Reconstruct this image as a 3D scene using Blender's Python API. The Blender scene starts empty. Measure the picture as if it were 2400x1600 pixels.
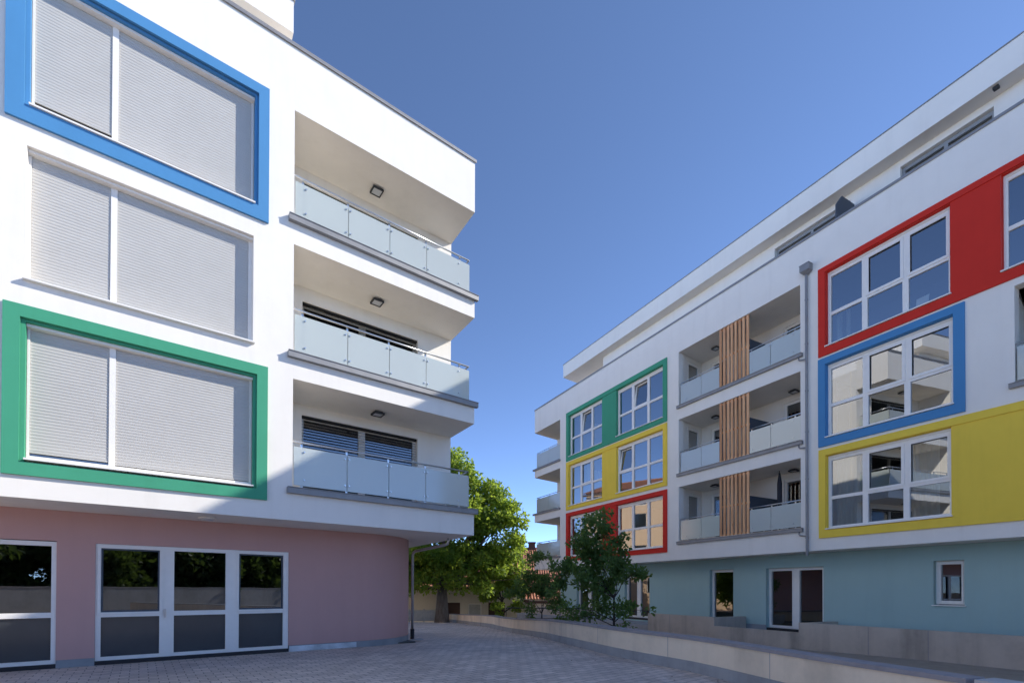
import bpy, math, random
import numpy as np
from mathutils import Vector, Matrix
R = math.radians
random.seed(7); rng = np.random.default_rng(11)
SC = bpy.context.scene
COL = SC.collection

# ------------------------------------------------------------------ helpers
class MB:
    """collects polygons; build() links them as ONE mesh object"""
    def __init__(s): s.v = []; s.f = []; s.m = []
    def poly(s, pts, mi=0):
        b = len(s.v); s.v += [tuple(p) for p in pts]; s.f.append(tuple(range(b, b+len(pts)))); s.m.append(mi)
    def box(s, x0, x1, y0, y1, z0, z1, mi=0):
        if x0 > x1: x0, x1 = x1, x0
        if y0 > y1: y0, y1 = y1, y0
        if z0 > z1: z0, z1 = z1, z0
        b = len(s.v)
        s.v += [(x0,y0,z0),(x1,y0,z0),(x1,y1,z0),(x0,y1,z0),(x0,y0,z1),(x1,y0,z1),(x1,y1,z1),(x0,y1,z1)]
        for q in ((0,3,2,1),(4,5,6,7),(0,1,5,4),(1,2,6,5),(2,3,7,6),(3,0,4,7)):
            s.f.append(tuple(b+i for i in q)); s.m.append(mi)
        return s
    def prism(s, pts, z0, z1, mi=0):
        n = len(pts); b = len(s.v)
        a = sum(pts[i][0]*pts[(i+1)%n][1]-pts[(i+1)%n][0]*pts[i][1] for i in range(n))
        if a < 0: pts = pts[::-1]
        s.v += [(x,y,z0) for x,y in pts] + [(x,y,z1) for x,y in pts]
        s.f.append(tuple(b+i for i in reversed(range(n)))); s.f.append(tuple(b+n+i for i in range(n))); s.m += [mi, mi]
        for i in range(n):
            j = (i+1) % n
            s.f.append((b+i, b+j, b+n+j, b+n+i)); s.m.append(mi)
        return s
    def tube(s, path, r, n=10, mi=0):
        P = [Vector(p) for p in path]; rad = r if isinstance(r, (list, tuple)) else [r]*len(P)
        rings = []
        ref = None
        for i, p in enumerate(P):
            d = (P[min(i+1, len(P)-1)] - P[max(i-1, 0)]).normalized()
            if ref is None:
                ref = Vector((1,0,0)) if abs(d.x) < .8 else Vector((0,1,0))
            u = (ref - d*ref.dot(d)).normalized(); ref = u; w = d.cross(u)
            b = len(s.v)
            for k in range(n):
                a = 2*math.pi*k/n
                s.v.append(tuple(p + (u*math.cos(a) + w*math.sin(a))*rad[i]))
            rings.append(b)
        for a, b in zip(rings, rings[1:]):
            for k in range(n):
                k2 = (k+1) % n
                s.f.append((a+k, a+k2, b+k2, b+k)); s.m.append(mi)
        s.f.append(tuple(rings[0]+k for k in reversed(range(n)))); s.f.append(tuple(rings[-1]+k for k in range(n))); s.m += [mi, mi]
        return s
    def wall(s, x0, x1, z0, z1, y0, y1, holes, mi=0):
        """upright slab in the local x-z plane with rectangular holes (x0,x1,z0,z1) and their reveals"""
        xs = sorted({x0, x1, *[min(max(h[k], x0), x1) for h in holes for k in (0, 1)]})
        zs = sorted({z0, z1, *[min(max(h[k], z0), z1) for h in holes for k in (2, 3)]})
        def solid(i, j):
            if i < 0 or j < 0 or i >= len(xs)-1 or j >= len(zs)-1: return False
            cx = (xs[i]+xs[i+1])/2; cz = (zs[j]+zs[j+1])/2
            return not any(h[0] < cx < h[1] and h[2] < cz < h[3] for h in holes)
        for i in range(len(xs)-1):
            for j in range(len(zs)-1):
                if not solid(i, j): continue
                a, b, c, d = xs[i], xs[i+1], zs[j], zs[j+1]
                s.poly([(a,y0,c),(b,y0,c),(b,y0,d),(a,y0,d)], mi); s.poly([(b,y1,c),(a,y1,c),(a,y1,d),(b,y1,d)], mi)
                if not solid(i-1, j): s.poly([(a,y1,c),(a,y0,c),(a,y0,d),(a,y1,d)], mi)
                if not solid(i+1, j): s.poly([(b,y0,c),(b,y1,c),(b,y1,d),(b,y0,d)], mi)
                if not solid(i, j-1): s.poly([(a,y1,c),(b,y1,c),(b,y0,c),(a,y0,c)], mi)
                if not solid(i, j+1): s.poly([(a,y0,d),(b,y0,d),(b,y1,d),(a,y1,d)], mi)
        return s
    def build(s, name, mats, parent=None, smooth=False, bevel=0):
        me = bpy.data.meshes.new(name); me.from_pydata(s.v, [], s.f)
        mats = mats if isinstance(mats, (list, tuple)) else [mats]
        for m in mats: me.materials.append(m)
        me.polygons.foreach_set('material_index', s.m)
        if smooth: me.polygons.foreach_set('use_smooth', [True]*len(s.f))
        me.update(); me.validate()
        o = bpy.data.objects.new(name, me); COL.objects.link(o)
        if parent: o.parent = parent
        if bevel:
            b = o.modifiers.new('edge', 'BEVEL'); b.width = bevel; b.segments = 2; b.limit_method = 'ANGLE'
        return o
def tag(o, label=None, cat=None, group=None, kind=None):
    for k, v in (('label', label), ('category', cat), ('group', group), ('kind', kind)):
        if v: o[k] = v
    return o
def empty(name, loc, rz=0, **kw):
    o = bpy.data.objects.new(name, None); COL.objects.link(o); o.location = loc; o.rotation_euler = (0, 0, rz)
    o.empty_display_size = .3
    return tag(o, **kw)
def copy_tree(o, parent=None):
    c = o.copy(); COL.objects.link(c)
    if parent: c.parent = parent
    for ch in list(o.children): copy_tree(ch, c)
    return c

# ------------------------------------------------------------------ materials
def nodes(name):
    m = bpy.data.materials.new(name); m.use_nodes = True
    nt = m.node_tree; return m, nt, nt.nodes, nt.links, nt.nodes['Principled BSDF']
def noise(N, L, scale, detail=4, rough=.6, coord=None, stretch=None):
    tc = N.new('ShaderNodeTexCoord'); n = N.new('ShaderNodeTexNoise'); n.inputs['Scale'].default_value = scale
    n.inputs['Detail'].default_value = detail; n.inputs['Roughness'].default_value = rough
    src = tc.outputs[coord or 'Object']
    if stretch:
        mp = N.new('ShaderNodeMapping'); mp.inputs['Scale'].default_value = stretch; L.new(src, mp.inputs[0]); src = mp.outputs[0]
    L.new(src, n.inputs['Vector']); return n
def ramp(N, L, src, stops):
    r = N.new('ShaderNodeValToRGB'); e = r.color_ramp.elements
    while len(e) < len(stops): e.new(.5)
    for el, (p, c) in zip(e, stops): el.position = p; el.color = (*c, 1)
    L.new(src, r.inputs[0]); return r
def sc(c, k): return tuple(min(1, x*k) for x in c)
def bump(N, L, src, b, strength, dist=.01):
    bn = N.new('ShaderNodeBump'); bn.inputs['Strength'].default_value = strength; bn.inputs['Distance'].default_value = dist
    L.new(src, bn.inputs['Height']); L.new(bn.outputs[0], b.inputs['Normal']); return bn
def stucco(name, c, var=.04, rough=.88, bs=.25, patch=.9):
    m, nt, N, L, b = nodes(name)
    n = noise(N, L, patch, 5, .65); r = ramp(N, L, n.outputs['Fac'], [(.3, sc(c, 1-var)), (.7, sc(c, 1+var*.5))])
    st = noise(N, L, 1, 6, .65, stretch=(2.6, 2.6, .22)); sr = ramp(N, L, st.outputs['Fac'], [(.32, (1-var*.9, 1-var*.95, 1-var*1.0)), (.5, (1,1,1))])
    mx = N.new('ShaderNodeMix'); mx.data_type = 'RGBA'; mx.blend_type = 'MULTIPLY'; mx.inputs[0].default_value = 1; L.new(r.outputs[0], mx.inputs[6]); L.new(sr.outputs[0], mx.inputs[7])
    L.new(mx.outputs[2], b.inputs['Base Color']); b.inputs['Roughness'].default_value = rough; b.inputs['Specular IOR Level'].default_value = .2
    g = noise(N, L, 160, 3, .7); bump(N, L, g.outputs['Fac'], b, bs, .004); return m
def plain(name, c, rough=.5, metal=0, var=.03, scale=6, spec=.5, bs=0):
    m, nt, N, L, b = nodes(name)
    n = noise(N, L, scale, 4); r = ramp(N, L, n.outputs['Fac'], [(.3, sc(c, 1-var)), (.7, sc(c, 1+var))])
    L.new(r.outputs[0], b.inputs['Base Color']); b.inputs['Roughness'].default_value = rough; b.inputs['Metallic'].default_value = metal
    b.inputs['Specular IOR Level'].default_value = spec
    if bs: bump(N, L, n.outputs['Fac'], b, bs)
    return m
def concrete(name, c, streak=.25, scale=1.2):
    m, nt, N, L, b = nodes(name)
    n = noise(N, L, scale, 8, .7); r = ramp(N, L, n.outputs['Fac'], [(.25, sc(c, .78)), (.5, c), (.75, sc(c, 1.12))])
    st = noise(N, L, 1, 5, .6, stretch=(1.1, 1.1, .12)); sr = ramp(N, L, st.outputs['Fac'], [(.36, (1-streak,)*3), (.52, (1,1,1))])
    mx = N.new('ShaderNodeMix'); mx.data_type = 'RGBA'; mx.blend_type = 'MULTIPLY'; mx.inputs[0].default_value = 1
    L.new(r.outputs[0], mx.inputs[6]); L.new(sr.outputs[0], mx.inputs[7])
    L.new(mx.outputs[2], b.inputs['Base Color']); b.inputs['Roughness'].default_value = .9; b.inputs['Specular IOR Level'].default_value = .25
    f = noise(N, L, 40, 6, .7); bump(N, L, f.outputs['Fac'], b, .3, .006); return m
def pane_mat(name, refl, tint):
    m, nt, N, L, b = nodes(name); N.remove(b); out = N['Material Output']
    t = N.new('ShaderNodeBsdfTransparent'); t.inputs[0].default_value = (*tint, 1)
    g = N.new('ShaderNodeBsdfGlossy'); g.inputs['Roughness'].default_value = 0.004; g.inputs[0].default_value = (.93, .96, 1, 1)
    nz = noise(N, L, 1.1, 2, .4); bn = N.new('ShaderNodeBump'); bn.inputs['Strength'].default_value = .03; bn.inputs['Distance'].default_value = .02
    L.new(nz.outputs['Fac'], bn.inputs['Height']); L.new(bn.outputs[0], g.inputs['Normal'])
    fr = N.new('ShaderNodeFresnel'); fr.inputs[0].default_value = 1.5
    ma = N.new('ShaderNodeMath'); ma.operation = 'MULTIPLY_ADD'; ma.use_clamp = True; ma.inputs[1].default_value = .9; ma.inputs[2].default_value = refl
    mx = N.new('ShaderNodeMixShader'); L.new(fr.outputs[0], ma.inputs[0]); L.new(ma.outputs[0], mx.inputs[0])
    L.new(t.outputs[0], mx.inputs[1]); L.new(g.outputs[0], mx.inputs[2]); L.new(mx.outputs[0], out.inputs[0]); return m
def frosted(name):
    m, nt, N, L, b = nodes(name); N.remove(b); out = N['Material Output']
    d = N.new('ShaderNodeBsdfDiffuse'); d.inputs[0].default_value = (.84, .88, .83, 1)
    t = N.new('ShaderNodeBsdfTranslucent'); t.inputs[0].default_value = (.76, .85, .79, 1)
    g = N.new('ShaderNodeBsdfGlossy'); g.inputs['Roughness'].default_value = .10
    tr = N.new('ShaderNodeBsdfTransparent'); tr.inputs[0].default_value = (.8, .93, .92, 1)
    m1 = N.new('ShaderNodeMixShader'); m1.inputs[0].default_value = .35; L.new(d.outputs[0], m1.inputs[1]); L.new(t.outputs[0], m1.inputs[2])
    m2 = N.new('ShaderNodeMixShader'); m2.inputs[0].default_value = .16; L.new(m1.outputs[0], m2.inputs[1]); L.new(tr.outputs[0], m2.inputs[2])
    fr = N.new('ShaderNodeFresnel'); fr.inputs[0].default_value = 1.5
    ma = N.new('ShaderNodeMath'); ma.operation = 'MULTIPLY_ADD'; ma.inputs[1].default_value = 1; ma.inputs[2].default_value = .06; L.new(fr.outputs[0], ma.inputs[0])
    m3 = N.new('ShaderNodeMixShader'); L.new(ma.outputs[0], m3.inputs[0]); L.new(m2.outputs[0], m3.inputs[1]); L.new(g.outputs[0], m3.inputs[2])
    L.new(m3.outputs[0], out.inputs[0]); return m
def wood(name):
    m, nt, N, L, b = nodes(name)
    n = noise(N, L, 1, 7, .65, stretch=(38, 38, 1.6)); r = ramp(N, L, n.outputs['Fac'], [(.28, (.52,.23,.10)), (.5, (.82,.44,.22)), (.72, (.92,.60,.34))])
    k = noise(N, L, 1, 3, .5, stretch=(16, 16, 4)); kr = ramp(N, L, k.outputs['Fac'], [(.24, (.38,.25,.17)), (.33, (1,1,1))])
    s = noise(N, L, 1, 1, .3, stretch=(5.1, .01, .01)); s_r = ramp(N, L, s.outputs['Fac'], [(.35, (.70,.62,.55)), (.65, (1.0,1.0,1.0))])
    cur = r.outputs[0]
    for q in (kr, s_r):
        mx = N.new('ShaderNodeMix'); mx.data_type = 'RGBA'; mx.blend_type = 'MULTIPLY'; mx.inputs[0].default_value = 1
        L.new(cur, mx.inputs[6]); L.new(q.outputs[0], mx.inputs[7]); cur = mx.outputs[2]
    L.new(cur, b.inputs['Base Color']); b.inputs['Roughness'].default_value = .7; bump(N, L, n.outputs['Fac'], b, .2, .004); return m
def leaf_mat(name, c, c2, trans, tw=.5):
    m, nt, N, L, b = nodes(name); out = N['Material Output']; N.remove(b)
    n = noise(N, L, 1.6, 3, .6); r = ramp(N, L, n.outputs['Fac'], [(.35, c), (.65, c2)])
    d = N.new('ShaderNodeBsdfPrincipled'); d.inputs['Roughness'].default_value = .55; d.inputs['Specular IOR Level'].default_value = .3; L.new(r.outputs[0], d.inputs['Base Color'])
    t = N.new('ShaderNodeBsdfTranslucent'); t.inputs[0].default_value = (*trans, 1)
    mx = N.new('ShaderNodeMixShader'); mx.inputs[0].default_value = tw; L.new(d.outputs[0], mx.inputs[1]); L.new(t.outputs[0], mx.inputs[2])
    L.new(mx.outputs[0], out.inputs[0]); return m
def bark(name, c):
    m, nt, N, L, b = nodes(name)
    n = noise(N, L, 1, 8, .7, stretch=(9, 9, 1.6)); r = ramp(N, L, n.outputs['Fac'], [(.3, sc(c, .45)), (.6, c), (.8, sc(c, 1.5))])
    L.new(r.outputs[0], b.inputs['Base Color']); b.inputs['Roughness'].default_value = .95; bump(N, L, n.outputs['Fac'], b, .9, .04); return m
def paver(name):
    m, nt, N, L, b = nodes(name)
    tc = N.new('ShaderNodeTexCoord'); mp = N.new('ShaderNodeMapping'); mp.inputs['Rotation'].default_value = (0, 0, R(-37.57)); L.new(tc.outputs['Object'], mp.inputs[0])
    wob = noise(N, L, 2.2, 2); wv = N.new('ShaderNodeVectorMath'); wv.operation = 'MULTIPLY_ADD'; wv.inputs[1].default_value = (.012,)*3
    L.new(wob.outputs['Color'], wv.inputs[0]); L.new(mp.outputs[0], wv.inputs[2])
    br = N.new('ShaderNodeTexBrick'); br.inputs['Scale'].default_value = 1; br.inputs['Brick Width'].default_value = .27; br.inputs['Row Height'].default_value = .18
    br.inputs['Mortar Size'].default_value = .009; br.inputs['Mortar Smooth'].default_value = .35; br.inputs['Bias'].default_value = 0; br.offset = .5
    br.inputs['Color1'].default_value = (.57, .485, .425, 1); br.inputs['Color2'].default_value = (.76, .655, .58, 1); br.inputs['Mortar'].default_value = (.25, .225, .205, 1)
    L.new(wv.outputs[0], br.inputs['Vector'])
    big = noise(N, L, .35, 6, .7); r = ramp(N, L, big.outputs['Fac'], [(.3, (.78,.76,.77)), (.6, (1.05,1.02,1.0))])
    fine = noise(N, L, 30, 5, .7); r2 = ramp(N, L, fine.outputs['Fac'], [(.3, (.82,.82,.82)), (.7, (1.08,1.08,1.08))])
    dk = noise(N, L, 3.3, 3, .5); r3 = ramp(N, L, dk.outputs['Fac'], [(.22, (.6,.53,.5)), (.31, (1,1,1))])
    cur = br.outputs['Color']
    for q in (r, r2, r3):
        mx = N.new('ShaderNodeMix'); mx.data_type = 'RGBA'; mx.blend_type = 'MULTIPLY'; mx.inputs[0].default_value = 1
        L.new(cur, mx.inputs[6]); L.new(q.outputs[0], mx.inputs[7]); cur = mx.outputs[2]
    L.new(cur, b.inputs['Base Color']); b.inputs['Roughness'].default_value = .8; b.inputs['Specular IOR Level'].default_value = .3
    inv = N.new('ShaderNodeMath'); inv.operation = 'MULTIPLY_ADD'; inv.inputs[1].default_value = -1; inv.inputs[2].default_value = 1; L.new(br.outputs['Fac'], inv.inputs[0])
    ad = N.new('ShaderNodeMath'); ad.operation = 'MULTIPLY_ADD'; ad.inputs[1].default_value = .25; L.new(fine.outputs['Fac'], ad.inputs[0]); L.new(inv.outputs[0], ad.inputs[2])
    bump(N, L, ad.outputs[0], b, .6, .006); return m
def tiles(name):
    m, nt, N, L, b = nodes(name)
    n = noise(N, L, 5, 5, .7); r = ramp(N, L, n.outputs['Fac'], [(.3, (.26,.10,.06)), (.6, (.42,.18,.10)), (.8, (.55,.32,.2))])
    L.new(r.outputs[0], b.inputs['Base Color']); b.inputs['Roughness'].default_value = .85; return m

M = dict(
    white=stucco('white_render', (.87,.825,.755)), soffit=stucco('soffit_render', (.86,.815,.745)), pink=stucco('pink_render', (.58,.345,.31), .03), teal=stucco('teal_render', (.39,.535,.51), .03),
    blue=stucco('blue_render', (.08,.26,.50), .04, .7, .12), green=stucco('green_render', (.065,.34,.20), .05, .7, .12), red=stucco('red_render', (.66,.036,.022), .05, .7, .15), yellow=stucco('yellow_render', (.92,.65,.08), .05, .75, .15),
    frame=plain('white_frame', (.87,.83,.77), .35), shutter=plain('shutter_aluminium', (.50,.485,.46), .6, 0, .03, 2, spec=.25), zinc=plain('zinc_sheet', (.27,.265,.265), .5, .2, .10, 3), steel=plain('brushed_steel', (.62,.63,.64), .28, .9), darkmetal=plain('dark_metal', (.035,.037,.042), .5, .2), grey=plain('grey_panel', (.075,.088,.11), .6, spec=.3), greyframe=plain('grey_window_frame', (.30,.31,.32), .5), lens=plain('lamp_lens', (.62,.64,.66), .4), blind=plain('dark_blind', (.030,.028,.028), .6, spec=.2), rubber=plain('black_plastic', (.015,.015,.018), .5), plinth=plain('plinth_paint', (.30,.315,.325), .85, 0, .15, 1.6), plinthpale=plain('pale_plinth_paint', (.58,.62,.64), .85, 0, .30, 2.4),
    pane=pane_mat('window_glass', .27, (.62,.68,.68)), gpane=pane_mat('shop_glass', .15, (.35,.37,.37)), fpane=plain('grey_film_glass', (.055,.062,.068), .16, 0, .12, 1.2), frost=frosted('frosted_glass'), wood=wood('larch_slats'),
    conc=concrete('raw_concrete', (.56,.47,.385), .28), cream=concrete('cream_render', (.86,.70,.53), .13, .8), coping=plain('coping_stone', (.31,.28,.285), .7, 0, .12, 5, bs=.2), coping2=plain('pale_coping_stone', (.50,.48,.46), .75, 0, .1, 5, bs=.2), foot=concrete('footing_concrete', (.38,.37,.37), .15, 2),
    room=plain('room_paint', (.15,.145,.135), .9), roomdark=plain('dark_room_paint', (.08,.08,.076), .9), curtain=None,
    paver=paver('block_paving'), soil=concrete('garden_gravel', (.34,.29,.235), 0, 3), grass=concrete('far_ground_grass', (.10,.12,.05), 0, 2), bark=bark('tree_bark', (.19,.15,.12)), bark2=bark('young_bark', (.075,.06,.05)),
    leafbig=leaf_mat('broad_leaf', (.075,.145,.025), (.135,.20,.035), (.47,.60,.075), .52), leafdark=leaf_mat('dark_leaf', (.050,.105,.03), (.10,.165,.05), (.26,.40,.08), .4), leafhedge=leaf_mat('hedge_leaf', (.03,.06,.016), (.07,.10,.028), (.16,.24,.04), .35),
    tile=tiles('clay_tiles'), house=stucco('house_render', (.66,.58,.48), .06), peach=stucco('peach_render', (.80,.56,.36), .04), brown=plain('brown_wood', (.075,.035,.022), .6), parasol=plain('dark_canvas', (.035,.037,.05), .9), fence=plain('pale_fence_wood', (.48,.46,.43), .8, 0, .15, 4), glassdark=plain('dark_window', (.03,.035,.04), .08),
)
mc, nt, N, L, b = nodes('curtain_cloth')
N.remove(b); d = N.new('ShaderNodeBsdfDiffuse'); d.inputs[0].default_value = (.62,.64,.58,1); t = N.new('ShaderNodeBsdfTranslucent'); t.inputs[0].default_value = (.5,.55,.48,1)
mx = N.new('ShaderNodeMixShader'); mx.inputs[0].default_value = .4; L.new(d.outputs[0], mx.inputs[1]); L.new(t.outputs[0], mx.inputs[2]); L.new(mx.outputs[0], N['Material Output'].inputs[0]); M['curtain'] = mc

# ------------------------------------------------------------------ shared building parts
def railing(parent, s0, s1, y, zrail, ztop, zbot, posts, breaks, ret=None):
    """steel handrail with frosted glass panels; ret=(ds, dy): the rail also turns back round the free end"""
    h = MB(); path = [(s0, y, zrail), (s1, y, zrail)]
    h.tube(path, .021, 10)
    if ret: h.tube([(s1, y, zrail), (s1+ret[0], y+ret[1], zrail)], .021, 10)
    rail = h.build('balcony_railing', M['steel'], parent, True)
    edges = [s0+.01] + breaks + [s1+.02]
    for a, c in zip(edges, edges[1:]):
        MB().box(a+.008, c-.008, y-.006, y+.006, zbot, ztop).build('glass_panel', M['frost'], rail)
    for p in posts:
        q = MB(); q.box(p-.022, p+.022, y+.035, y+.055, zbot-.06, zrail)
        for zc in (ztop-.1, zbot+.13):
            for dx in ((.05,) if p == posts[0] else (-.05,) if p == posts[-1] else (-.05, .05)):
                q.tube([(p+dx, y-.03, zc), (p+dx, y+.035, zc)], .02, 8)
        q.build('post', M['steel'], rail)
    if ret:
        x0, y0, x1, y1 = s1+.03, y+.02, s1+.03+ret[0], y+ret[1]
        n = Vector((y1-y0, -(x1-x0), 0)).normalized()*.006
        MB().prism([(x0-n.x,y0-n.y),(x1-n.x,y1-n.y),(x1+n.x,y1+n.y),(x0+n.x,y0+n.y)], zbot, ztop).build('glass_panel', M['frost'], rail)
    return rail
def wavy(s0, s1, y, z0, z1, amp=.035, pitch=.13):
    m = MB(); n = max(4, int((s1-s0)/pitch*6)); pts = []
    for i in range(n+1):
        x = s0+(s1-s0)*i/n; pts.append((x, y+amp*math.sin(2*math.pi*(x-s0)/pitch)+.02*math.sin(x*7)))
    for (a, ya), (c, yc) in zip(pts, pts[1:]): m.poly([(a,ya,z0),(c,yc,z0),(c,yc,z1),(a,ya,z1)])
    return m
def grid_window(parent, s0, s1, z0, z1, yd=.13, tilt=None, sashes=(1, 2), tf=.435, curtains=(), name='window'):
    """three-light window, two rows; some upper lights are sashes, one may be tilted open"""
    W = s1-s0; fw = .075; mw = .15; ft = .15; fb = .07; th = .105
    pw = (W-2*fw-2*mw)/3
    cols = [(s0+fw+i*(pw+mw), s0+fw+i*(pw+mw)+pw) for i in range(3)]
    zt = z0+(z1-z0)*tf; rows = [(z0+fb, zt-th/2), (zt+th/2, z1-ft)]
    f = MB(); f.wall(s0, s1, z0, z1, yd, yd+.09, [(c[0], c[1], r[0], r[1]) for c in cols for r in rows])
    f.box(s0, s1, yd-.03, yd, z1-.055, z1); f.box(s0, s0+.04, yd-.03, yd, z0, z1-.055); f.box(s1-.04, s1, yd-.03, yd, z0, z1-.055)
    g = MB()
    for i, c in enumerate(cols):
        for j, r in enumerate(rows):
            if j == 1 and tilt == i: continue
            k = 0
            if j == 1 and i in sashes:
                k = .045; f.wall(c[0]-.03, c[1]+.03, r[0]-.03, r[1]+.03, yd-.022, yd-.001, [(c[0]+k, c[1]-k, r[0]+k, r[1]-k)])
            g.poly([(c[0]+k,yd+.04,r[0]+k),(c[1]-k,yd+.04,r[0]+k),(c[1]-k,yd+.04,r[1]-k),(c[0]+k,yd+.04,r[1]-k)])
    w = f.build(name, M['frame'], parent); g.build('pane', M['pane'], w)
    MB().box(s0-.02, s1+.04, -.085, yd-.001, z0-.045, z0-.012).build('sill', M['frame'], w)
    if tilt is not None:
        c, r = cols[tilt], rows[1]; ang = R(7); ca, sa = math.cos(ang), math.sin(ang); h = r[1]-r[0]
        q = MB(); q.wall(c[0], c[1], 0, h, 0, .055, [(c[0]+.06, c[1]-.06, .06, h-.06)])
        q.poly([(c[0]+.06,.03,.06),(c[1]-.06,.03,.06),(c[1]-.06,.03,h-.06),(c[0]+.06,.03,h-.06)], 1)
        q.v = [(x, yd+.01+yy*ca+zz*sa, r[0]+zz*ca-yy*sa) for x, yy, zz in q.v]
        q.build('sash', [M['frame'], M['pane']], w)
    for (a, c, za, zb) in curtains: wavy(s0+W*a, s0+W*c, yd+.26, z0+(z1-z0)*za, z0+(z1-z0)*zb).build('curtain', M['curtain'], w)
    return w
def surround(parent, col, o, inner, gaps=()):
    m = MB(); m.wall(o[0], o[1], o[2], o[3], -.05, -.002, [inner])
    for a, c in gaps: m.box(a, c, -.022, -.003, inner[2]+.001, inner[3]-.001)
    return m.build('window_surround', M[col], parent)
def lining(parent, col, r, dep=.125):
    a, c, z0, z1 = r; t = .02; m = MB()
    m.box(a-t, a, -.001, dep, z0, z1); m.box(c, c+t, -.001, dep, z0, z1); m.box(a-t, c+t, -.001, dep, z1, z1+t); m.box(a-t, c+t, -.001, dep, z0-t, z0)
    return m.build('window_reveal', M[col], parent)
def lamp_thing(bld, x, y, z, label, rz=0):
    o = empty('ceiling_lamp', bld.matrix_world @ Vector((x, y, z)), bld.rotation_euler.z+rz, label=label, cat='lamp', group='square lamps on balcony ceilings')
    h = MB(); h.box(-.10, .10, -.10, .10, -.035, 0); h.wall(-.14, .14, -.14, .14, -.085, -.035, [(-.115, .115, -.115, .115)])
    h.v = h.v[:8] + [(x_, z_, y_) for x_, y_, z_ in h.v[8:]]
    h.build('housing', M['darkmetal'], o); MB().box(-.114, .114, -.114, .114, -.07, -.04).build('lens', M['lens'], o)
    return o
def gutter(parent, s0, s1, z0, z1, out=.11, top=None):
    m = MB(); m.box(s0, s1, -out, -.004, z0, z0+.016); m.box(s0, s1, -out, -out+.012, z0+.016, z1); m.box(s0, s0+.01, -out+.012, -.004, z0+.016, z1); m.box(s1-.01, s1, -out+.012, -.004, z0+.016, z1)
    m.tube([(s0, -out-.004, z1), (s1, -out-.004, z1)], .012, 8)
    return m.build('gutter', M['zinc'], parent)

# ------------------------------------------------------------------ LEFT BUILDING (local x along the facade, y into the house)
LB = empty('apartment_building', (-4.866, 10.680, 0), R(37.567), label='white apartment block over a pink ground floor, its large windows closed by roller shutters', cat='apartment building')
SK = .075                                                # the free end is slightly out of square
def endx(y): return 4.78+SK*y
m = MB()
OPL = [(-4.226,-.80,6.745,9.033), (-4.283,-.701,9.669,12.121), (-4.301,-.701,3.647,6.114)]
OPL += [(-4.226-5.6,-.80-5.6,a,c) for a, c in ((6.745,9.033),(9.742,12.048),(3.725,6.048))]
m.wall(-26, 0, 3.07, 13.66, 0, .34, OPL)  # unseen far left run of the block added to bounce sunlight
m.prism([(-26,.345),(-.001,.345),(-.001,10),(-26,10)], 3.08, 13.3)
for z0, z1 in ((3.07,3.80),(6.21,6.80),(9.21,9.82)):
    m.prism([(.0005,0),(4.78,0),(endx(1.5),1.5),(.0005,1.5)], z0, z1)
m.prism([(.0005,0),(4.78,0),(endx(1.5),1.5),(.0005,1.5)], 12.21, 13.66)
m.wall(0.0006, endx(1.5), 3.071, 13.3, 1.502, 1.80, [(.56,3.78,3.86,5.96),(.56,3.78,6.86,8.86),(.56,3.78,9.86,11.9)])
m.prism([(-26,.0),(4.78,0),(endx(10),10),(-26,10)], 3.066, 3.0695)
m.prism([(endx(1.8)-.3,1.803),(endx(1.8),1.803),(endx(10),10),(endx(10)-.3,10)], 3.071, 13.3)
m.prism([(.001,1.81),(endx(1.81)-.3,1.81),(endx(9.9)-.31,9.9),(.001,9.9)], 12.6, 13.29)
m.prism([(.001,2.4),(endx(2.4)-.3,2.4),(endx(9.9)-.31,9.9),(.001,9.9)], 3.1, 12.6)
m.build('outer_wall', M['white'], LB)
m = MB(); m.box(-26.02, 4.82, -.035, .36, 13.662, 13.70); m.box(-26.02, 4.82, -.035, -.022, 13.62, 13.662); m.box(4.79, 4.82, -.022, 1.6, 13.665, 13.699)
m.build('roof_coping', M['zinc'], LB)
# penthouse on the roof, its slab cantilevered
m = MB(); m.prism([(-26,1.17),(.23,1.17),(.55,9),(-26,9)], 15.19, 15.97); m.prism([(-26,1.75),(-.5,1.75),(-.3,8.6),(-26,8.6)], 13.3, 15.188)
m.build('penthouse', M['white'], LB)
MB().box(-26, .26, 1.14, 1.4, 15.972, 16.01).build('penthouse_coping', M['zinc'], LB)
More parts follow.
